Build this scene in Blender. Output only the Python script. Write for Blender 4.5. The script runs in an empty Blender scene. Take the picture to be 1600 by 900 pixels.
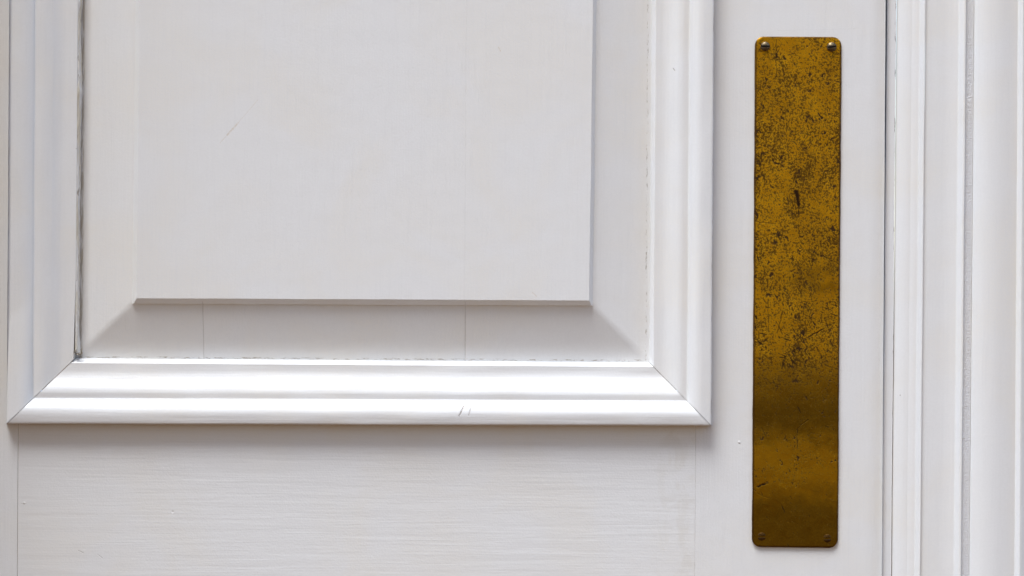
import bpy, bmesh, math, random
from mathutils import Vector, noise as mnoise

# ------------------------------------------------------------------ measures
S = 0.0005625            # metres per photo pixel on the door face
CX, CY = 800.0, 450.0    # optical centre of the photo
X0 = 561.0               # photo column of the door leaf's middle -> world x = 0
ZC = 1.15                # height of the optical centre above the floor
DC = 2.6                 # camera distance from the door face
ROLL = math.radians(0.37)
R = math.radians
scene = bpy.context.scene

# ------------------------------------------------------------------ camera
cam_d = bpy.data.cameras.new("camera")
cam = bpy.data.objects.new("camera", cam_d)
scene.collection.objects.link(cam)
cam_d.sensor_width = 36.0
cam_d.lens = 36.0 * DC / (1600 * S)
cam_d.clip_start = 0.05
cam_d.clip_end = 200.0
cam.location = ((CX - X0) * S, -DC, ZC)
cam.rotation_euler = (R(90), -ROLL, 0)      # a hand-held camera, a third of a degree off level
scene.camera = cam

# ------------------------------------------------------------------ light
SUN_EL, SUN_AZ = R(68), R(36)              # from above, a little from the left
w = bpy.data.worlds.new("World"); scene.world = w
w.use_nodes = True
wn = w.node_tree; wn.nodes.clear()
def wnode(t, **k):
    n = wn.nodes.new(t)
    for a, b in k.items(): setattr(n, a, b)
    return n
sky = wnode('ShaderNodeTexSky', sky_type='NISHITA', sun_disc=False, sun_elevation=SUN_EL,
            sun_rotation=R(180) + SUN_AZ, air_density=1.0, dust_density=1.5, ozone_density=1.5)
def wmath(op, a, b=None, c=None):
    n = wnode('ShaderNodeMath', operation=op)
    for i, v in enumerate((a, b, c)):
        if v is None: continue
        if hasattr(v, 'links'): wn.links.new(v, n.inputs[i])
        else: n.inputs[i].default_value = v
    return n.outputs[0]
tc = wnode('ShaderNodeTexCoord')
sep = wnode('ShaderNodeSeparateXYZ'); wn.links.new(tc.outputs['Generated'], sep.inputs[0])
def wmr(v, a, b):
    n = wnode('ShaderNodeMapRange', interpolation_type='SMOOTHSTEP')
    wn.links.new(v, n.inputs[0]); n.inputs[1].default_value = a; n.inputs[2].default_value = b
    return n.outputs[0]
def wmix(f, a, b):
    n = wnode('ShaderNodeMix', data_type='RGBA')
    wn.links.new(f, n.inputs[0])
    for i, v in ((6, a), (7, b)):
        if hasattr(v, 'links'): wn.links.new(v, n.inputs[i])
        else: n.inputs[i].default_value = (*v, 1)
    return n.outputs[2]
# the far side of the street (it faces the door, that is towards -Y) and the paving
over = wmath('SUBTRACT', sep.outputs[2], wmath('MULTIPLY', sep.outputs[1], -1.5))
side = wmath('ADD', wmath('ABSOLUTE', sep.outputs[0]), sep.outputs[1])        # the street opens out to both sides
front = wmath('MULTIPLY', wmr(side, 0.15, -0.15), wmr(over, 0.06, -0.06))
c1 = wmix(front, sky.outputs[0], (1.1, 0.97, 0.84))
ground = wmr(sep.outputs[2], 0.01, -0.02)
gcol = wmix(wmr(sep.outputs[2], -0.06, -0.22), (0.36, 0.24, 0.15), (0.58, 0.32, 0.15))
c2 = wmix(ground, c1, gcol)
bg = wnode('ShaderNodeBackground'); bg.inputs[1].default_value = 0.145
wn.links.new(c2, bg.inputs[0])
wo = wnode('ShaderNodeOutputWorld'); wn.links.new(bg.outputs[0], wo.inputs[0])

sun_d = bpy.data.lights.new("sun", 'SUN')
sun_d.energy = 1.5; sun_d.angle = R(26); sun_d.color = (0.93, 0.975, 1.0)
sun = bpy.data.objects.new("sun", sun_d); scene.collection.objects.link(sun)
d_sun = Vector((-math.sin(SUN_AZ) * math.cos(SUN_EL), -math.cos(SUN_AZ) * math.cos(SUN_EL), math.sin(SUN_EL)))
sun.rotation_euler = d_sun.to_track_quat('Z', 'Y').to_euler()
sun.location = d_sun * 4 + Vector((0, 0, 1))

scene.view_settings.view_transform = 'Standard'
scene.view_settings.look = 'None'
scene.view_settings.exposure = 1.45
scene.view_settings.gamma = 1.0
scene.render.engine = 'CYCLES'
scene.cycles.max_bounces = 6
scene.cycles.diffuse_bounces = 4

# ------------------------------------------------------------------ helpers
def P(px, py, h=0.0):
    """photo pixel + height off the door face (px) -> world point"""
    dx, dy = px - CX, py - CY
    c, s = math.cos(ROLL), math.sin(ROLL)
    x, y = dx * c + dy * s, -dx * s + dy * c
    k = (DC - h * S) / DC
    return Vector(((x * k + CX - X0) * S, -h * S, ZC - y * k * S))
def Q(px, py):
    """photo pixel -> upright door coordinates in px"""
    dx, dy = px - CX, py - CY
    c, s = math.cos(ROLL), math.sin(ROLL)
    return (dx * c + dy * s + CX, -dx * s + dy * c + CY)

def mesh(name, verts, faces, mat, parent=None, smooth=35, off=Vector((0, 0, 0))):
    me = bpy.data.meshes.new(name)
    me.from_pydata([tuple(Vector(v) - off) for v in verts], [], faces)
    bm = bmesh.new(); bm.from_mesh(me)
    bmesh.ops.remove_doubles(bm, verts=bm.verts, dist=1e-7)
    bmesh.ops.recalc_face_normals(bm, faces=bm.faces)
    bm.to_mesh(me); bm.free()
    for p in me.polygons: p.use_smooth = True
    me.set_sharp_from_angle(angle=R(smooth))
    me.materials.append(mat)
    o = bpy.data.objects.new(name, me)
    scene.collection.objects.link(o)
    if parent: o.parent = parent
    return o

def thing(name, label, cat, loc=(0, 0, 0)):
    o = bpy.data.objects.new(name, None); scene.collection.objects.link(o)
    o.location = loc; o.empty_display_size = 0.1
    o['label'] = label; o['category'] = cat; o['kind'] = 'thing'
    return o

def wob(a, seed, amp=0.35, f=0.008):
    return amp * mnoise.noise(Vector((a * f, seed * 7.31, 0.5))) + amp * 0.35 * mnoise.noise(Vector((a * f * 7, seed * 3.7, 4.5)))

def smooth_profile(pts, sub=6):
    """pts: (t, h, sharp?) ; runs between sharp points become Catmull-Rom curves"""
    out = []; n = len(pts)
    for i in range(n - 1):
        p1, p2 = pts[i], pts[i + 1]
        p0 = pts[i - 1] if i > 0 and not p1[2] else (2 * p1[0] - p2[0], 2 * p1[1] - p2[1], 0)
        p3 = pts[i + 2] if i + 2 < n and not p2[2] else (2 * p2[0] - p1[0], 2 * p2[1] - p1[1], 0)
        k = sub if (not p1[2] or not p2[2]) else 1
        for j in range(k):
            u = j / k
            out.append(tuple(0.5 * (2 * p1[q] + (p2[q] - p0[q]) * u + (2 * p0[q] - 5 * p1[q] + 4 * p2[q] - p3[q]) * u * u
                             + (3 * p1[q] - p0[q] - 3 * p2[q] + p3[q]) * u ** 3) for q in (0, 1)))
    out.append((pts[-1][0], pts[-1][1]))
    return out

# ------------------------------------------------------------------ material building blocks
class NT:
    def __init__(self, name):
        self.m = bpy.data.materials.new(name); self.m.use_nodes = True
        self.t = self.m.node_tree; self.t.nodes.clear()
        self.out = self.n('ShaderNodeOutputMaterial')
        self.b = self.n('ShaderNodeBsdfPrincipled')
        self.t.links.new(self.b.outputs[0], self.out.inputs[0])
    def n(self, t, **k):
        x = self.t.nodes.new(t)
        for a, b in k.items(): setattr(x, a, b)
        return x
    def put(self, sock, v):
        if hasattr(v, 'links'): self.t.links.new(v, sock)
        elif isinstance(v, (tuple, list)) and len(v) == 3 and sock.type == 'RGBA': sock.default_value = (*v, 1)
        else: sock.default_value = v
    def math(self, op, a, b=None, c=None, clamp=False):
        x = self.n('ShaderNodeMath', operation=op); x.use_clamp = clamp
        for i, v in enumerate((a, b, c)):
            if v is not None: self.put(x.inputs[i], v)
        return x.outputs[0]
    def vec(self, op, a, b=None):
        x = self.n('ShaderNodeVectorMath', operation=op)
        self.put(x.inputs[0], a)
        if op == 'SCALE': self.put(x.inputs['Scale'], b)
        elif b is not None: self.put(x.inputs[1], b)
        return x.outputs['Value'] if op in ('DOT_PRODUCT', 'LENGTH') else x.outputs[0]
    def mr(self, v, a, b, c=0.0, d=1.0, smooth=True):
        x = self.n('ShaderNodeMapRange', interpolation_type='SMOOTHSTEP' if smooth else 'LINEAR')
        for i, q in enumerate((v, a, b, c, d)): self.put(x.inputs[i], q)
        return x.outputs[0]
    def mix(self, f, a, b):
        x = self.n('ShaderNodeMix', data_type='RGBA')
        self.put(x.inputs[0], f); self.put(x.inputs[6], a); self.put(x.inputs[7], b)
        return x.outputs[2]
    def px(self, off=(0, 0, 0)):
        """object coordinates -> (u, v, depth) in photo pixels, u to the right, v down"""
        tc = self.n('ShaderNodeTexCoord')
        s = self.n('ShaderNodeSeparateXYZ')
        self.put(s.inputs[0], self.vec('ADD', tc.outputs['Object'], tuple(off)))
        u = self.math('MULTIPLY_ADD', s.outputs[0], 1 / S, X0)
        v = self.math('MULTIPLY_ADD', s.outputs[2], -1 / S, CY + ZC / S)
        d = self.math('MULTIPLY', s.outputs[1], -1 / S)
        c = self.n('ShaderNodeCombineXYZ')
        self.put(c.inputs[0], u); self.put(c.inputs[1], v); self.put(c.inputs[2], d)
        return c.outputs[0], u, v, d
    def noise(self, vec, scale, detail=3, rough=0.5, dist=0.0, seed=(0, 0, 0)):
        x = self.n('ShaderNodeTexNoise')
        self.put(x.inputs['Vector'], self.vec('ADD', self.vec('MULTIPLY', vec, scale if isinstance(scale, tuple) else (scale,) * 3), seed))
        x.inputs['Scale'].default_value = 1.0; x.inputs['Detail'].default_value = detail
        x.inputs['Roughness'].default_value = rough; x.inputs['Distortion'].default_value = dist
        return x.outputs['Fac']
    def seg(self, vec, a, b, w, soft=0.7):
        """1 on the stroke a-b (px), 0 beyond its half width"""
        flat = self.vec('MULTIPLY', vec, (1, 1, 0))
        ax, ay = a; bx, by = b
        l2 = max((bx - ax) ** 2 + (by - ay) ** 2, 1e-6)
        pa = self.vec('SUBTRACT', flat, (ax, ay, 0))
        h = self.math('DIVIDE', self.vec('DOT_PRODUCT', pa, (bx - ax, by - ay, 0)), l2, clamp=True)
        x = self.n('ShaderNodeVectorMath', operation='SCALE')
        x.inputs[0].default_value = (bx - ax, by - ay, 0); self.put(x.inputs['Scale'], h)
        d = self.vec('LENGTH', self.vec('SUBTRACT', pa, x.outputs[0]))
        return self.mr(d, w, w * (1 - soft), 0, 1)
    def strokes(self, vec, lst):
        """lst of (a, b, width, opacity); returns the largest"""
        acc = None
        for a, b, w_, op in lst:
            k = self.math('MULTIPLY', self.seg(vec, Q(*a), Q(*b), w_), op)
            acc = k if acc is None else self.math('MAXIMUM', acc, k)
        return acc

DIRT = (0.16, 0.10, 0.05)

def paint(name, grain='v', strokes=(), dents=(), off=(0, 0, 0), base=(0.746, 0.742, 0.732), rough=0.36, scar=DIRT,
          bump=1.0, pits=False, extra=None):
    """oil paint brushed over wood; grain 'v' runs up the door, 'h' across it"""
    k = NT(name)
    vec, u, v, d = k.px(off)
    st = (0.30, 0.010, 0.30) if grain == 'v' else (0.010, 0.30, 0.30)
    st2 = (0.07, 0.004, 0.07) if grain == 'v' else (0.004, 0.07, 0.07)
    brush = k.noise(vec, st, 4, 0.6, 0.3)
    band = k.noise(vec, st2, 3, 0.55, 0.2, (9, 2, 5))
    fine = k.noise(vec, 0.30, 3, 0.62)
    lump = k.noise(vec, 0.035, 3, 0.5, 0, (3, 3, 3))
    soil = k.noise(vec, 0.006, 4, 0.55, 0.6, (31, 7, 1))
    # colour: uneven yellowing and grime in the paint film
    col = k.mix(k.mr(soil, 0.38, 0.66), base, tuple(b * f for b, f in zip(base, (1.0, 0.978, 0.938))))
    col = k.mix(k.mr(fine, 0.30, 0.70, 0, 0.5), col, tuple(b * 0.955 for b in base))
    col = k.mix(k.mr(brush, 0.50, 0.72, 0, 0.35), col, tuple(b * 0.93 for b in base))
    # stray specks of dirt
    vo = k.n('ShaderNodeTexVoronoi'); vo.inputs['Scale'].default_value = 1.0
    k.put(vo.inputs['Vector'], k.vec('MULTIPLY', vec, (0.016, 0.016, 0.05)))
    sp = k.math('MULTIPLY', k.mr(vo.outputs['Distance'], 0.030, 0.012), k.mr(k.noise(vec, 0.012, 1, 0.5, 0, (5, 5, 5)), 0.56, 0.62))
    col = k.mix(k.math('MULTIPLY', sp, 0.5), col, DIRT)
    hgt = k.math('ADD', k.math('MULTIPLY', brush, 0.22 * bump), k.math('MULTIPLY', fine, 0.20 * bump))
    hgt = k.math('ADD', hgt, k.math('MULTIPLY', band, 0.55 * bump))
    hgt = k.math('ADD', hgt, k.math('MULTIPLY', lump, 0.35 * bump))
    if strokes:
        sk = k.strokes(vec, strokes)
        brk = k.mr(k.noise(vec, 0.35, 2, 0.6, 0, (1, 8, 2)), 0.34, 0.60, 0.35, 1.0)
        sk = k.math('MULTIPLY', sk, brk)
        col = k.mix(sk, col, scar)
        hgt = k.math('SUBTRACT', hgt, k.math('MULTIPLY', sk, 0.8 if scar == DIRT else 0.15))
    for a, r_, amp in dents:
        q = Q(*a)
        b_ = k.seg(vec, q, (q[0] + 0.01, q[1]), r_, 0.95)
        hgt = k.math('ADD', hgt, k.math('MULTIPLY', b_, amp))
    if extra: col, hgt = extra(k, vec, u, v, d, col, hgt)
    bp = k.n('ShaderNodeBump'); bp.inputs['Strength'].default_value = 1.0; bp.inputs['Distance'].default_value = S
    k.put(bp.inputs['Height'], hgt)
    k.put(k.b.inputs['Base Color'], col)
    k.put(k.b.inputs['Roughness'], k.mr(lump, 0.3, 0.7, rough - 0.05, rough + 0.07))
    k.b.inputs['IOR'].default_value = 1.47
    k.put(k.b.inputs['Normal'], bp.outputs[0])
    return k.m

# seam dirt: ragged line where a joint runs, in upright px
def seam(k, vec, u, v, col, hgt, pos, axis, width, op, lo=0.40, hi=0.62, rng=None, col_=DIRT, f=0.10):
    c = u if axis == 'u' else v
    wv = k.math('MULTIPLY_ADD', k.noise(vec, 0.02, 2, 0.5, 0, (pos, 0, 0)), 1.6, pos - 0.8)
    dist = k.math('ABSOLUTE', k.math('SUBTRACT', c, wv))
    m = k.mr(dist, width, width * 0.25)
    sc = (0.5, f, 0.5) if axis == 'u' else (f, 0.5, 0.5)
    m = k.math('MULTIPLY', m, k.mr(k.noise(vec, sc, 3, 0.65, 0, (pos * .1, 3, 0)), lo, hi))
    if rng is not None:
        o = v if axis == 'u' else u
        m = k.math('MULTIPLY', m, k.math('MULTIPLY', k.mr(o, rng[0], rng[0] + 3), k.mr(o, rng[1] + 3, rng[1])))
    m = k.math('MULTIPLY', m, op)
    return k.mix(m, col, col_), k.math('SUBTRACT', hgt, m)

# ------------------------------------------------------------------ DOOR
TOPY, BOTY = -420, 1320          # the leaf runs on past the picture, above and below
door = thing('panelled_door', 'white painted wooden door with a raised panel and a tarnished brass push plate', 'door')

def field_extra(k, vec, u, v, d, col, hgt):
    col, hgt = seam(k, vec, u, v, col, hgt, Q(727, 300)[0], 'u', 0.9, 0.06, 0.30, 0.55)
    col, hgt = seam(k, vec, u, v, col, hgt, Q(316, 520)[0], 'u', 0.9, 0.28, 0.15, 0.45, (Q(316, 470)[1], 600))
    col, hgt = seam(k, vec, u, v, col, hgt, Q(727, 520)[0], 'u', 0.9, 0.26, 0.2, 0.45, (Q(727, 470)[1], 600))
    # grime gathered where the bevel runs under the moulding
    col, hgt = seam(k, vec, u, v, col, hgt, Q(124, 300)[0], 'u', 4.2, 0.62, 0.36, 0.60, f=0.03, col_=(0.30, 0.23, 0.13))
    col, hgt = seam(k, vec, u, v, col, hgt, Q(1012, 300)[0], 'u', 2.0, 0.5, 0.50, 0.66, f=0.15, col_=(0.28, 0.20, 0.12))
    col, hgt = seam(k, vec, u, v, col, hgt, Q(500, 561)[1], 'v', 2.2, 0.6, 0.49, 0.62, f=0.12, col_=(0.26, 0.18, 0.10))
    return col, hgt
panel_mat = paint('white_paint_panel', 'v', strokes=[
    ((344, 223), (355, 211), 0.9, 0.28), ((355, 211), (372, 192), 2.0, 0.40), ((372, 192), (403, 156), 1.1, 0.16),
    ((779, 74), (782, 80), 1.3, 0.40), ((618, 222), (690, 165), 0.7, 0.06), ((832, 457), (838, 463), 1.2, 0.3),
    ((118, 545), (124, 552), 2.0, 0.8), ((124, 546), (121, 556), 1.5, 0.9)],
    dents=[], extra=field_extra, bump=0.9, scar=(0.50, 0.36, 0.20))

def build_panel():
    V, F = [], []
    # bevel edge (under the moulding), bevel head, foot of the step, chamfer, field face
    H = [-30.0, -8.5, -5.0, 0.0]
    left = [(108, 2), (207.0, 3), (208.0, 3), (215.0, 3)]
    def ring(j, n):
        """column/row positions of ring j in photo px: left x at (top, bottom), right x, bottom y"""
        L = [(111, 106), (211.6, 206.6), (213.6, 208.6), (218.0, 213.5)][j]
        Rr = [(1026, 1024), (932.0, 926.0), (930.2, 924.2), (926.6, 920.4)][j]
        B = [(569, 575), (474.5, 477.5), (474.5, 477.5), (466.0, 469.5)][j]
        return L, Rr, B
    def line(j, n, side):
        L, Rr, B = ring(j, n)
        h = H[j]
        yb = B[0]; yr = B[1]
        out = []
        for i in range(n + 1):
            t = i / n
            if side == 'l':
                y = TOPY + (yb - TOPY) * t
                x = L[1] + (L[0] - L[1]) * (yb - y) / 470
            elif side == 'r':
                y = TOPY + (yr - TOPY) * t
                x = Rr[1] + (Rr[0] - Rr[1]) * (yr - y) / 470
            else:
                x = L[1] + (Rr[1] - L[1]) * t
                y = yb + (yr - yb) * t
            a = wob(y if side != 'b' else x, j * 3 + {'l': 1, 'r': 2, 'b': 5}[side], 0.5) * math.sin(math.pi * min(1, t if side == 'b' else 1 - 0)) if side == 'b' else \
                wob(y, j * 3 + {'l': 1, 'r': 2}[side], 0.5) * min(1, (yb - y) / 40 if yb > y else 0)
            if side == 'b': out.append(P(x, y + a, h))
            else: out.append(P(x + a, y, h))
        return out
    n = 110
    for side in 'lrb':
        rows = [line(j, n, side) for j in range(4)]
        base = len(V)
        for rw in rows: V += rw
        for j in range(3):
            for i in range(n):
                a = base + j * (n + 1) + i
                F.append((a, a + 1, a + n + 2, a + n + 1))
    # field face as a grid between the two inner side lines and the bottom line
    l, r_, b = line(3, n, 'l'), line(3, n, 'r'), line(3, n, 'b')
    base = len(V)
    for i in range(n + 1):
        for q in range(n + 1):
            t = q / n
            p = l[i].lerp(r_[i], t)
            if i == n: p = b[q].copy()
            elif i > n - 8:
                k = (i - (n - 8)) / 8
                p = p + (b[q] - l[n].lerp(r_[n], t)) * k * k
            V.append(p)
    for i in range(n):
        for q in range(n):
            a = base + i * (n + 1) + q
            F.append((a, a + 1, a + n + 2, a + n + 1))
    o = mesh('panel', V, F, panel_mat, door, 20)
    return o
build_panel()

# --- stiles and rail: face boards with eased edges
def board(name, x0, x1, y0, y1, mat, parent, h=0.0, thick=70, e=0.35, tilt=(0, 0), off=Vector((0, 0, 0)), eh=0.25, seed=1):
    """x0,x1 photo px at mid height; tilt = extra px at the top for each side"""
    V, F = [], []
    n = 60
    prof = [(0, -thick), (0, -eh), (e, 0), (1 - 0, 0)]
    def xs(y):
        a = x0 + tilt[0] * (CY - y) / 450; b = x1 + tilt[1] * (CY - y) / 450
        return a, b
    cols = 12
    for i in range(n + 1):
        y = y0 + (y1 - y0) * i / n
        a, b = xs(y)
        a += wob(y, seed, 0.25); b += wob(y, seed + 5, 0.25)
        row = [(a, -thick), (a, -eh)] + [(a + e + (b - a - 2 * e) * c / cols, 0) for c in range(cols + 1)] + [(b, -eh), (b, -thick)]
        for x, hh in row: V.append(P(x, y, h + hh))
    m = cols + 5
    for i in range(n):
        for q in range(m - 1):
            a = i * m + q; F.append((a, a + 1, a + m + 1, a + m))
    for i in (0, n): F.append(tuple(range(i * m, i * m + m)))
    F.append((0, m - 1, n * m + m - 1, n * m))
    return mesh(name, V, F, mat, parent, 35, off)

rail_mat = paint('white_paint_rail', 'h', strokes=[((122, 860), (130, 864), 0.8, 0.3), ((152, 866), (160, 872), 0.8, 0.25),
    ((33, 787), (40, 787), 1.0, 0.15)], dents=[((38, 786), 2.6, 0.7), ((270, 800), 3, -0.4)], bump=0.75,
    extra=lambda k, vec, u, v, d, col, hgt: (
        k.mix(k.math('MULTIPLY', k.math('MULTIPLY', k.mr(u, 1015, 1050), k.mr(u, 1096, 1080)),
              k.mr(k.noise(vec, (0.035, 0.018, 0.02), 3, 0.6, 0.8), 0.44, 0.60, 0, 0.18)), col, (0.55, 0.50, 0.40)), hgt))
stile_mat = paint('white_paint_stile', 'v', dents=[((1155, 691), 2.8, 0.6)],
    strokes=[((1154, 693), (1157, 694), 1.0, 0.35), ((1215, 48), (1340, 45), 0.6, 0.08)], bump=0.9)
def lift(px, py): return px
board('stile', 1088.5, 1380.9, TOPY, BOTY, stile_mat, door, tilt=(2.9, 2.9), seed=2)
board('stile', -262, 29.5, TOPY, BOTY, stile_mat, door, tilt=(2.9, 2.9), seed=3)
# rail runs between the stiles; give its ends the same lean
def build_rail():
    V, F = [], []
    ny, nx = 14, 60
    for i in range(ny + 1):
        for q in range(nx + 1):
            y = 612 + (BOTY - 612) * i / ny
            lean = 2.9 * (CY - y) / 450
            x = 30.0 + lean + 0.15 + (1088.3 - 30.2) * q / nx
            V.append(P(x, y, 0.0))
    for i in range(ny):
        for q in range(nx):
            a = i * (nx + 1) + q; F.append((a, a + 1, a + nx + 2, a + nx + 1))
    # thickness
    b = len(V)
    c = [0, nx, (ny + 1) * (nx + 1) - 1, ny * (nx + 1)]
    V += [V[i] + Vector((0, 0.04, 0)) for i in range(nx + 1)]
    for q in range(nx): F.append((q, q + 1, b + q + 1, b + q))
    return mesh('rail', V, F, rail_mat, door, 35)
build_rail()

# --- bolection moulding: (t from outer edge, height, sharp)
PROF = smooth_profile([(t_, h_ * 0.82 if h_ > 0 else h_, s_) for t_, h_, s_ in [
    (0.0, -1.5, 1), (0.0, 20.5, 0), (0.9, 23.8, 0), (3.0, 24.8, 0), (8, 25.5, 0), (15, 26.0, 0), (20.5, 25.4, 0), (26, 23.0, 0), (31.5, 18.6, 0), (36, 13.0, 0), (38.5, 8.0, 1),
    (40.5, 7.2, 0), (45, 7.6, 0), (50, 7.6, 0), (56, 5.6, 0), (64, 0.9, 0), (71, -2.6, 0), (78, -5.0, 0), (84, -5.9, 0), (92, -6.1, 0),
    (94.6, -6.4, 0), (96.6, -9.6, 0), (99.5, -15.0, 0), (101.3, -23.0, 0), (101.3, -33.0, 1)]], 5)
T = 101.3
OUT = {'bl': (10.3, 662.0), 'br': (1111.3, 665.2)}
INN = {'bl': (117.6, 559.8), 'br': (1014.6, 566.4)}
def mould(side, mat, seed):
    n = 170
    V, F = [], []
    for i in range(n + 1):
        s = i / n
        for (t, h) in PROF:
            if side == 'l':          # profile flattened, inner lip tightened, to lessen shade on right-facing facets
                g = min(1.0, max(0.0, (1 - s) * (560 - TOPY) / 150.0))
                if h > 0 and t > 0: h = h * (1 - 0.42 * g)
                if t > 94: t = T - (T - t) * 0.4 + 3.0 * g
            f = t / T
            if side == 'b':
                ya = OUT['bl'][1] + (INN['bl'][1] - OUT['bl'][1]) * f
                yb = OUT['br'][1] + (INN['br'][1] - OUT['br'][1]) * f
                xa = OUT['bl'][0] + (INN['bl'][0] - OUT['bl'][0]) * f + 0.75
                xb = OUT['br'][0] + (INN['br'][0] - OUT['br'][0]) * f - 0.55
                x, y = xa + (xb - xa) * s, ya + (yb - ya) * s
                y += wob(x, seed + t * 0.02, 0.35) * (0.4 + 0.6 * min(1, 4 * s, 4 * (1 - s)))
            else:
                key = 'bl' if side == 'l' else 'br'
                sg = 1 if side == 'l' else -1
                xo, yo = OUT[key]; xi, yi = INN[key]
                x = xo + (xi - xo) * f; yend = yo + (yi - yo) * f - 0.55
                y = TOPY + (yend - TOPY) * s
                x += 4.2 / 660 * (yend - y)
                x += wob(y, seed + t * 0.02, 0.35)
            # measured on the face, so undo the parallax of the raised profile
            hh = h + 0.5 * mnoise.noise(Vector(((x if side == 'b' else y) * 0.012, t * 0.05, seed))) if 0 < t < 101 and h > -10 else h
            V.append(P(x, y, hh))
    m = len(PROF)
    for i in range(n):
        for q in range(m - 1):
            a = i * m + q; F.append((a, a + 1, a + m + 1, a + m))
    F.append(tuple(range(m))); F.append(tuple(range(n * m, n * m + m)))
    return mesh('moulding', V, F, mat, door, 38)
mould_h = paint('white_paint_moulding_across', 'h', strokes=[((725, 634), (718, 649), 1.8, 0.75), ((736, 635), (733, 648), 1.5, 0.55)], bump=0.8, rough=0.33)
def mv_extra(k, vec, u, v, d, col, hgt):
    col, hgt = seam(k, vec, u, v, col, hgt, Q(1013.4, 300)[0], 'u', 1.6, 0.75, 0.50, 0.62, f=0.10, col_=(0.22, 0.14, 0.07))
    col, hgt = seam(k, vec, u, v, col, hgt, Q(1112.4, 330)[0], 'u', 1.6, 0.5, 0.54, 0.64, f=0.05, col_=(0.26, 0.20, 0.14))
    col, hgt = seam(k, vec, u, v, col, hgt, Q(120.6, 300)[0], 'u', 2.2, 0.7, 0.42, 0.60, f=0.04, col_=(0.34, 0.27, 0.15))
    col, hgt = seam(k, vec, u, v, col, hgt, Q(14.0, 330)[0], 'u', 1.6, 0.35, 0.50, 0.62, f=0.05, col_=(0.26, 0.18, 0.14))
    return col, hgt
mould_v = paint('white_paint_moulding_upright', 'v', strokes=[((1052, 107), (1054, 110), 1.2, 0.5), ((118, 232), (123, 233), 1.0, 0.4)], bump=0.8, extra=mv_extra, rough=0.33)
mould('b', mould_h, 11); mould('l', mould_v, 12); mould('r', mould_v, 13)

# old yellowed filler run down the left inner corner, cracked and dirty in places
def filler():
    k = NT('yellowed_filler'); vec, u, v, d = k.px()
    n_ = k.noise(vec, (0.25, 0.035, 0.2), 4, 0.65, 0.4)
    c = k.mix(k.mr(k.noise(vec, (0.1, 0.012, 0.1), 3), 0.42, 0.6), (0.74, 0.72, 0.68), (0.64, 0.58, 0.46))
    c = k.mix(k.mr(n_, 0.60, 0.66, 0, 0.7), c, (0.20, 0.13, 0.07))
    k.put(k.b.inputs['Base Color'], c); k.b.inputs['Roughness'].default_value = 0.55
    bp = k.n('ShaderNodeBump'); bp.inputs['Distance'].default_value = S * 2; k.put(bp.inputs['Height'], n_); k.put(k.b.inputs['Normal'], bp.outputs[0])
    V, F = [], []
    n = 260; pr = [(-1.5, -30), (-1.5, -7.0), (0.2, -7.6), (1.8, -8.0), (3.4, -10.5), (5.2, -14.5), (7.0, -29.5)]
    for i in range(n + 1):
        y = TOPY + (551 - TOPY) * i / n
        for q, (dx, h) in enumerate(pr):
            x = 118.6 + 4.2 / 660 * (560 - y) + dx * (1 + 0.35 * wob(y, 61, 1.0, 0.02))
            V.append(P(x + (wob(y, 63 + q, 0.7, 0.09) if q > 1 else 0), y, h + (wob(y, 71, 1.2, 0.06) if q in (2, 3, 4) else 0)))
    m = len(pr)
    for i in range(n):
        for q in range(m - 1):
            a = i * m + q; F.append((a, a + 1, a + m + 1, a + m))
    o = mesh('filler', V, F, k.m, door, 50); o['label'] = 'yellowed cracked filler line'
filler()

# curl of lifted paint in the lower left corner of the recess
def curl():
    V, F = [], []
    n = 26
    for i in range(n + 1):
        a = -0.6 + 4.9 * i / n
        r_ = 5.6 - 0.10 * i
        x, y = 121.5 + r_ * math.cos(a) * 0.85, 549.0 + r_ * math.sin(a) * 0.8
        w_ = 0.7 + 0.9 * math.sin(math.pi * i / n)
        for k, (o, h) in enumerate(((0, -15), (w_, -11.5), (w_ * 1.8, -15))):
            V.append(P(x + math.cos(a) * o, y + math.sin(a) * o, h + 8 + 0.5 * math.sin(i)))
    for i in range(n):
        for q in range(2):
            a = i * 3 + q; F.append((a, a + 1, a + 4, a + 3))
    F += [(0, 1, 2), (n * 3, n * 3 + 1, n * 3 + 2)]
    k = NT('grimy_paint_flake'); vec, u, v, d = k.px()
    k.put(k.b.inputs['Base Color'], k.mix(k.mr(k.noise(vec, 0.4, 2), 0.46, 0.58), (0.07, 0.05, 0.035), (0.5, 0.45, 0.36)))
    k.b.inputs['Roughness'].default_value = 0.6
    o = mesh('paint_flake', V, F, k.m, door, 60)
    o['label'] = 'dirty curl of lifted paint in the corner'
curl()

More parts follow.
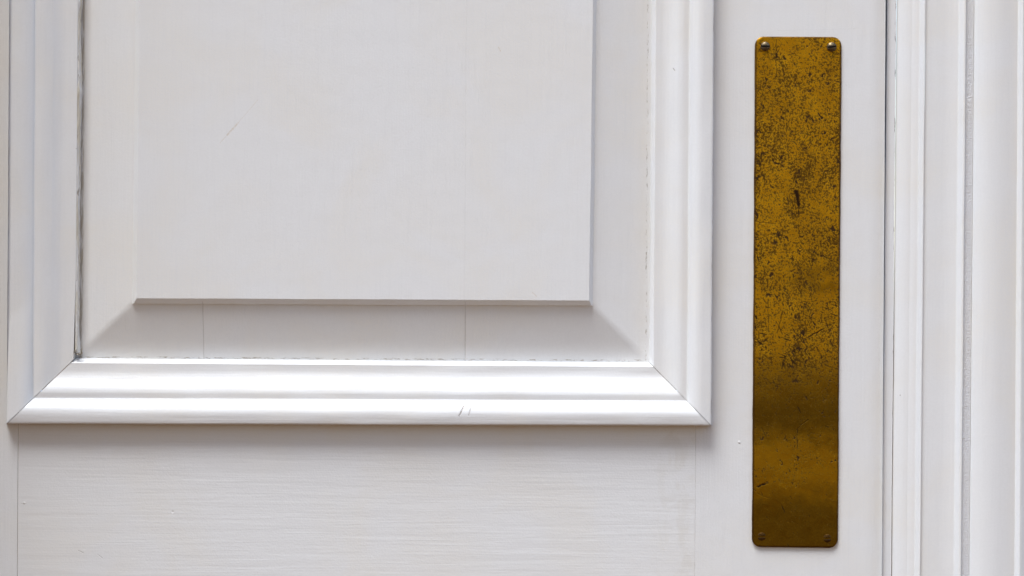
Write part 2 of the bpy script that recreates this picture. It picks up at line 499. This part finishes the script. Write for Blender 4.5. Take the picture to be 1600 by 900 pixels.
# ------------------------------------------------------------------ PUSH PLATE
def brass():
    k = NT('tarnished_brass'); vec, u, v, d = k.px()
    wv = k.n('ShaderNodeTexNoise'); k.put(wv.inputs['Vector'], k.vec('SCALE', vec, 0.08)); wv.inputs['Scale'].default_value = 1
    wv.inputs['Detail'].default_value = 3
    wvec = k.vec('ADD', vec, k.vec('SCALE', k.vec('SUBTRACT', wv.outputs['Color'], (0.5, 0.5, 0.5)), 5.0))
    n1 = k.noise(vec, (0.34, 0.29, 0.2), 4, 0.76)                    # speck size
    n2 = k.noise(vec, (0.38, 0.30, 0.3), 3, 0.7, 0, (7, 1, 0))
    dens = k.noise(vec, (0.030, 0.022, 0.02), 4, 0.66, 0.8, (2, 9, 1))
    # corrosion is thick on the upper two thirds, nearly gone at the bottom
    up = k.math('MULTIPLY_ADD', k.mr(v, 550, 640), -0.075, 0.0)
    low = k.math('MULTIPLY_ADD', k.mr(v, 740, 790), -0.05, 0.0)
    topless = k.math('MULTIPLY_ADD', k.mr(v, 110, 60), -0.02, 0.0)
    mid = k.math('MULTIPLY', k.math('MULTIPLY', k.mr(v, 150, 210), k.mr(v, 300, 230)), 0.02)
    bias = k.math('ADD', k.math('ADD', up, low), k.math('ADD', topless, mid))
    loc = k.math('ADD', k.math('MULTIPLY_ADD', dens, 0.32, -0.165), bias)
    f1 = k.mr(k.math('ADD', n1, loc), 0.51, 0.535)
    f2 = k.mr(k.math('ADD', n2, loc), 0.545, 0.58)
    pit = k.math('MAXIMUM', f1, k.math('MULTIPLY', f2, 0.85))
    # larger ragged spots
    n3 = k.noise(wvec, (0.12, 0.09, 0.1), 3, 0.6, 0.6, (4, 4, 8))
    f3 = k.mr(k.math('ADD', n3, k.math('MULTIPLY', loc, 0.6)), 0.615, 0.65)
    scr = k.strokes(wvec, [
        ((1248, 316), (1247, 334), 1.4, 0.8),
        ((1213, 62), (1213, 120), 1.0, 0.75), ((1213, 120), (1196, 132), 1.2, 0.6),
        ((1262, 527), (1284, 515), 1.7, 0.95), ((1184, 761), (1198, 754), 2.6, 1.0), ((1182, 770), (1200, 778), 1.0, 0.5),
        ((1245, 671), (1262, 655), 1.0, 0.7), ((1245, 671), (1246, 700), 1.3, 0.75), ((1274, 396), (1300, 405), 1.0, 0.8),
        ((1295, 370), (1298, 382), 1.3, 0.8), ((1283, 398), (1312, 414), 1.2, 0.7), ((1180, 346), (1212, 350), 1.3, 0.7), ((1200, 468), (1201, 520), 1.2, 0.6),
        ((1222, 490), (1214, 520), 1.6, 0.7), ((1226, 556), (1222, 575), 2.4, 0.8), ((1186, 540), (1200, 528), 2.2, 0.8),
        ((1276, 120), (1290, 150), 0.9, 0.5), ((1250, 230), (1285, 180), 0.8, 0.5), ((1190, 668), (1196, 682), 1.1, 0.6), ((1205, 250), (1262, 244), 0.8, 0.4)])
    scr = k.math('MULTIPLY', scr, k.mr(k.noise(vec, 0.3, 3, 0.6, 0, (6, 0, 6)), 0.30, 0.48))
    # the one deep gouge
    g1 = k.strokes(wvec, [((1243, 300), (1246, 310), 5.0, 1.0), ((1246, 310), (1248, 321), 3.2, 1.0)])
    scr = k.math('MAXIMUM', scr, g1)
    # short knocks and scuffs, most of them just above the lower third
    sl = k.n('ShaderNodeVectorRotate', rotation_type='Z_AXIS'); k.put(sl.inputs['Vector'], wvec); sl.inputs['Angle'].default_value = 0.45
    t1 = k.noise(sl.outputs[0], (0.26, 0.055, 0.2), 1.5, 0.5, 0, (3, 17, 0))
    sl2 = k.n('ShaderNodeVectorRotate', rotation_type='Z_AXIS'); k.put(sl2.inputs['Vector'], wvec); sl2.inputs['Angle'].default_value = 1.25
    t2 = k.noise(sl2.outputs[0], (0.30, 0.035, 0.2), 1.5, 0.5, 0, (8, 1, 0))
    zone = k.math('MULTIPLY', k.mr(v, 425, 480), k.mr(v, 600, 560))
    thr = k.math('MULTIPLY_ADD', zone, -0.075, 0.745)
    ticks = k.math('MAXIMUM', k.math('GREATER_THAN', t1, thr), k.math('GREATER_THAN', t2, k.math('ADD', thr, 0.02)))
    scr = k.math('MAXIMUM', scr, k.math('MULTIPLY', ticks, 0.85))
    dark = k.math('MAXIMUM', k.math('MAXIMUM', pit, f3), scr)
    # brown tarnish film; dark reflections low on the plate put into its colour
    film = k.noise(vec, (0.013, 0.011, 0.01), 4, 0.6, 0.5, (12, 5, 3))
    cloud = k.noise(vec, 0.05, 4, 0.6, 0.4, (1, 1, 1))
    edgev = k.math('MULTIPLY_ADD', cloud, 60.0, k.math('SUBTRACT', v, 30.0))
    refl1 = k.math('MULTIPLY', k.mr(edgev, 535, 650), k.mr(edgev, 712, 650))
    refl2 = k.math('MULTIPLY', k.mr(edgev, 738, 800), 0.95)
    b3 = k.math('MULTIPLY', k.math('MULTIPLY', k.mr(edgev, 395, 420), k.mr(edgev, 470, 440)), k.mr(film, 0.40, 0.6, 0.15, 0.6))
    band = k.math('MAXIMUM', k.math('MAXIMUM', refl1, refl2), b3)
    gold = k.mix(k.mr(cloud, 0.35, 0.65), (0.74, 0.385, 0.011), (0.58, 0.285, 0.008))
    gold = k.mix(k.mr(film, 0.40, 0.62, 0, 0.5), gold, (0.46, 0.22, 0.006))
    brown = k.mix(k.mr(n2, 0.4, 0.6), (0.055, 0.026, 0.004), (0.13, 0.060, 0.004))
    film_reflc = k.mix(k.mr(n2, 0.35, 0.65), (0.135, 0.072, 0.004), (0.10, 0.053, 0.003))
    gold = k.mix(k.math('MULTIPLY', k.mr(v, 520, 600), 0.45), gold, film_reflc)
    col = k.mix(k.math('MULTIPLY', band, 0.85), gold, film_reflc)
    col = k.mix(k.math('MULTIPLY', pit, 0.94), col, brown)
    col = k.mix(f3, col, (0.06, 0.03, 0.01))
    col = k.mix(scr, col, (0.028, 0.012, 0.004))
    # darker line along the rim
    q0, q1 = Q(1180, 57), Q(1309.5, 856)
    du = k.math('MINIMUM', k.math('SUBTRACT', u, q0[0]), k.math('SUBTRACT', q1[0] - 0.3, u))
    dv = k.math('MINIMUM', k.math('SUBTRACT', v, q0[1]), k.math('SUBTRACT', q1[1], v))
    ed = k.math('ADD', k.math('MINIMUM', du, dv), k.math('MULTIPLY_ADD', n1, 4.0, -2.0))
    rim = k.mr(ed, 3.4, 1.2)
    col = k.mix(k.math('MULTIPLY', rim, 0.85), col, (0.07, 0.032, 0.008))
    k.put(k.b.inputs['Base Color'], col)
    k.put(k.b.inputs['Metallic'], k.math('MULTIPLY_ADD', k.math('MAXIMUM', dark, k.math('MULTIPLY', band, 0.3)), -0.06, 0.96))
    k.put(k.b.inputs['Roughness'], k.math('MULTIPLY_ADD', dark, 0.22, k.mr(cloud, 0.3, 0.7, 0.34, 0.46)))
    hg = k.math('ADD', k.math('MULTIPLY', dark, -0.45), k.math('MULTIPLY', cloud, 0.8))
    hg = k.math('ADD', hg, k.math('MULTIPLY', k.noise(vec, 0.012, 2), 3.0))
    bp = k.n('ShaderNodeBump'); bp.inputs['Strength'].default_value = 0.8; bp.inputs['Distance'].default_value = S
    k.put(bp.inputs['Height'], hg); k.put(k.b.inputs['Normal'], bp.outputs[0])
    return k.m
brass_mat = brass()

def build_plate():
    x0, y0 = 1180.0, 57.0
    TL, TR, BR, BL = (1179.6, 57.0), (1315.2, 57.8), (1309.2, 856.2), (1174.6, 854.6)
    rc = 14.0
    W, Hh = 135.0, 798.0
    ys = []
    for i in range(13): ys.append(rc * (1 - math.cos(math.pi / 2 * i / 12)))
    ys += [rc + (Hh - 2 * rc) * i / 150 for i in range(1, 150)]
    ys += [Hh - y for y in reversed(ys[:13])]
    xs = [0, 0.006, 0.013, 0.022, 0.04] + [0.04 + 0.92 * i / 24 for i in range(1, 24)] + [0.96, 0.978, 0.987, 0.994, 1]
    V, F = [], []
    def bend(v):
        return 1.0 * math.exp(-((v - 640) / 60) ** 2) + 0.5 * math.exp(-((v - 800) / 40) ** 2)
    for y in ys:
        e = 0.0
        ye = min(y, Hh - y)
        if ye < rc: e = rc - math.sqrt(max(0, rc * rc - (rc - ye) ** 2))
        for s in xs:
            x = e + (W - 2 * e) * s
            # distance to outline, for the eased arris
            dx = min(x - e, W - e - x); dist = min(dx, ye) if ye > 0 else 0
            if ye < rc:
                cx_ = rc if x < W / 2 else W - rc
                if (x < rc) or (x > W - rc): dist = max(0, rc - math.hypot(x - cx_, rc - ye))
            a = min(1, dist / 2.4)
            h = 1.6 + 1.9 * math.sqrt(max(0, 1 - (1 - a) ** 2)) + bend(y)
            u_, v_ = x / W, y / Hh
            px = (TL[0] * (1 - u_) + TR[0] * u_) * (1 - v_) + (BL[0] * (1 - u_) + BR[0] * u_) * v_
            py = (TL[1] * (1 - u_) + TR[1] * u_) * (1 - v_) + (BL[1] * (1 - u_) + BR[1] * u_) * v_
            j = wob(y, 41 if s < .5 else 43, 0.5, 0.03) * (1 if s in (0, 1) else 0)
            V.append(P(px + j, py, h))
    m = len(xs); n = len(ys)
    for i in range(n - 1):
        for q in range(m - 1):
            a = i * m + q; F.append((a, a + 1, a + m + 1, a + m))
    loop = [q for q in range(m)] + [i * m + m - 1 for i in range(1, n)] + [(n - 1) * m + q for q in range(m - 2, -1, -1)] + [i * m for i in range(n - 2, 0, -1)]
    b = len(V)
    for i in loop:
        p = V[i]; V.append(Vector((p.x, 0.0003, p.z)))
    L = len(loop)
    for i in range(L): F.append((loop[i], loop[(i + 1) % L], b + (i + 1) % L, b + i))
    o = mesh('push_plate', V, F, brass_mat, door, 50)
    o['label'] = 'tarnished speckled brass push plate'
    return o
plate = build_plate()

def screw_mat(name, c1, c2, rough):
    k = NT(name); vec, u, v, d = k.px()
    nz = k.noise(vec, 0.5, 3, 0.6)
    k.put(k.b.inputs['Base Color'], k.mix(k.mr(nz, 0.38, 0.62), c1, c2))
    k.b.inputs['Metallic'].default_value = 0.95
    k.b.inputs['Roughness'].default_value = rough
    bp = k.n('ShaderNodeBump'); bp.inputs['Strength'].default_value = 0.5; bp.inputs['Distance'].default_value = S
    k.put(bp.inputs['Height'], nz); k.put(k.b.inputs['Normal'], bp.outputs[0])
    return k.m
steel = screw_mat('worn_screw_metal', (0.20, 0.155, 0.09), (0.10, 0.075, 0.045), 0.38)
dull = screw_mat('browned_screw_metal', (0.12, 0.062, 0.014), (0.05, 0.026, 0.010), 0.42)
hole = screw_mat('screw_seat_brass', (0.22, 0.11, 0.006), (0.14, 0.07, 0.006), 0.4)

slot_shade = screw_mat('slot_grime_shade', (0.02, 0.015, 0.01), (0.035, 0.022, 0.012), 0.8)
slot_shade.node_tree.nodes['Principled BSDF'].inputs['Metallic'].default_value = 0
def screw(px, py, r_, ang, mat, dome, base, label=None, slotw=1.35, slotd=3.2):
    V, F = [], []
    nr, na = 26, 96
    for i in range(nr + 1):
        rr = i / nr
        for j in range(na):
            a = 2 * math.pi * j / na
            x, y = rr * r_ * math.cos(a), rr * r_ * math.sin(a)
            yy = -x * math.sin(ang) + y * math.cos(ang)
            h = base + dome * math.sqrt(max(0, 1 - (rr * 0.97) ** 2))
            if abs(yy) < slotw: h = min(h, base + dome - slotd)
            V.append(P(px + x, py + y, h))
    for j in range(na): V.append(P(px + r_ * math.cos(2 * math.pi * j / na), py + r_ * math.sin(2 * math.pi * j / na), 1.0))
    for i in range(nr + 1):
        for j in range(na):
            a, b_ = i * na + j, i * na + (j + 1) % na
            F.append((a, b_, b_ + na, a + na))
    o = mesh('screw', V, F, mat, plate, 35)
    o.data.materials.append(slot_shade)                       # slot dirt, with the slot's shade put into its dark colour
    c0 = P(px, py, 0)
    for p in o.data.polygons:
        x, y = (p.center.x - c0.x) / S, -(p.center.z - c0.z) / S
        if abs(-x * math.sin(ang) + y * math.cos(ang)) < slotw and math.hypot(x, y) < r_ * 0.97: p.material_index = 1
    if label: o['label'] = label
    return o
screw(1195.8, 72.5, 7.4, R(2), steel, 4.6, 3.2, 'pale domed screw with level slot')
screw(1299.6, 73.4, 7.6, R(-6), steel, 4.6, 3.2, 'pale domed screw with slightly tilted slot')
screw(1190.2, 838.6, 7.2, R(0), dull, 2.0, 2.9, 'dark brown flat screw', 1.5, 2.6)
screw(1292.8, 841.4, 7.2, R(-3), dull, 2.0, 2.9, 'dark brown flat screw', 1.5, 2.6)

# ------------------------------------------------------------------ SHADE WALL: unseen block added to darken the left of the door
def shade_block():
    xa, xb = (-266 - X0) * S, (-1500 - X0) * S
    V = [(x, y, z) for x in (xb, xa) for y in (-SHADE_DEPTH, 0.05) for z in (0.0, 2.6)]
    F = [(0, 1, 3, 2), (4, 6, 7, 5), (0, 4, 5, 1), (2, 3, 7, 6), (0, 2, 6, 4), (1, 5, 7, 3)]
    k = NT('shade_wall_render'); vec, u, v, d = k.px()
    k.put(k.b.inputs['Base Color'], k.mix(k.noise(vec, 0.02), (0.34, 0.32, 0.30), (0.42, 0.40, 0.38)))
    k.b.inputs['Roughness'].default_value = 0.9
    o = mesh('shade_wall', V, F, k.m); o['kind'] = 'structure'
SHADE_DEPTH = 0.17
shade_block()

# ------------------------------------------------------------------ DOOR FRAME
FX = (1500 - X0) * S
frame = thing('door_frame', 'white painted moulded door frame with stepped bands beside the door edge', 'door frame', (FX, 0, 0))
FO = Vector((FX, 0, 0))
def upright(name, prof, mat, seed, amp=0.3, top=TOPY - 60, bot=BOTY, sub=5, sm=38):
    pts = smooth_profile(prof, sub)
    n = 170; V, F = [], []
    for i in range(n + 1):
        y = top + (bot - top) * i / n
        for x, h in pts:
            lean = 4.3 * (CY - y) / 450 * (1 - 0.35 * max(0, (x - 1500)) / 100)
            V.append(P(x + lean + wob(y, seed + x * 0.004, amp), y, h))
    m = len(pts)
    for i in range(n):
        for q in range(m - 1):
            a = i * m + q; F.append((a, a + 1, a + m + 1, a + m))
    F.append(tuple(range(m))); F.append(tuple(range(n * m, n * m + m)))
    return mesh(name, V, F, mat, frame, sm, FO)

def jamb_extra(k, vec, u, v, d, col, hgt):
    col, hgt = seam(k, vec, u, v, col, hgt, Q(1396.5, 450)[0], 'u', 1.6, 0.7, 0.59, 0.65, f=0.06, col_=(0.10, 0.06, 0.03))
    return col, hgt
jamb_m = paint('white_paint_jamb', 'v', off=FO, base=(0.735, 0.738, 0.742), extra=jamb_extra, bump=0.7)
arch_m = paint('white_paint_frame', 'v', off=FO, bump=0.8, rough=0.33,
    strokes=[((1504, 678), (1507, 684), 1.6, 0.8)], dents=[((1505, 683), 4, 2.0)])
def rough_extra(k, vec, u, v, d, col, hgt):
    g = k.noise(vec, 0.45, 3, 0.7, 0, (2, 2, 2))
    return k.mix(k.mr(g, 0.4, 0.65, 0, 0.6), col, (0.66, 0.655, 0.66)), k.math('ADD', hgt, k.math('MULTIPLY', g, 1.6))
caulk_m = paint('white_paint_rough_joint', 'v', off=FO, base=(0.725, 0.73, 0.745), extra=rough_extra)

upright('jamb', [(1382.4, -75, 1), (1382.4, 2.2, 0), (1383.0, 3.2, 0), (1384.5, 3.4, 0), (1389, 3.4, 0), (1395.6, 3.4, 0), (1396.6, 2.2, 0), (1396.6, -20, 1)], jamb_m, 21)
upright('bead', [(1397.2, -20, 1), (1397.2, 0.5, 0), (1398.4, 2.6, 0), (1402, 4.6, 0), (1407, 7.0, 0), (1414, 9.8, 0), (1420, 11.2, 1),
                 (1421, 11.4, 0), (1427, 13.6, 0), (1433.0, 15.0, 1), (1434.2, 16.2, 0), (1437.6, 20.6, 0), (1440.2, 23.6, 0), (1442, 23.8, 1), (1442, -20, 1)], arch_m, 22, sub=4)
upright('architrave', [(1441.9, -20, 1), (1441.9, 21.0, 1), (1446, 21.0, 1), (1470, 20.8, 1), (1493.4, 20.6, 1), (1495.0, 21.6, 0), (1498.0, 25.0, 0), (1501.2, 28.6, 0),
                       (1503.8, 29.8, 0), (1505.0, 29.6, 0), (1505.6, 27.0, 0), (1505.6, -20, 1)], arch_m, 23)
upright('joint_strip', [(1505.2, -20, 1), (1505.2, 28.8, 1), (1508, 28.0, 1), (1512, 27.6, 1), (1518.2, 26.8, 1), (1518.2, -20, 1)], caulk_m, 24, 0.5)
upright('outer_moulding', [(1517.6, -20, 1), (1517.6, 24.5, 0), (1518.2, 27.4, 0), (1520.5, 30.4, 0), (1528, 34.6, 0), (1537, 38.2, 0), (1548, 40.2, 0), (1560, 40.4, 0), (1574, 38.4, 0),
                           (1587.6, 35.4, 1), (1589.2, 36.6, 0), (1592.2, 40.8, 0), (1595, 43.6, 0), (1598, 43.4, 0), (1606, 39.6, 0), (1622, 34, 0), (1640, 30, 1),
                           (1700, 30, 1), (1700, -40, 1)], arch_m, 25)
# rebate behind the leaf: what shows dark through the gap
def box(name, a, b, mat, parent, off):
    x0, y0, h0 = a; x1, y1, h1 = b
    V = [P(x, y, 0) + Vector((0, -h * S, 0)) for x in (x0, x1) for y in (y0, y1) for h in (h0, h1)]
    F = [(0, 1, 3, 2), (4, 6, 7, 5), (0, 4, 5, 1), (2, 3, 7, 6), (0, 2, 6, 4), (1, 5, 7, 3)]
    return mesh(name, V, F, mat, parent, 30, off)
box('door_stop', (1340, TOPY - 40, -110), (1402, BOTY, -76.5), jamb_m, frame, FO)
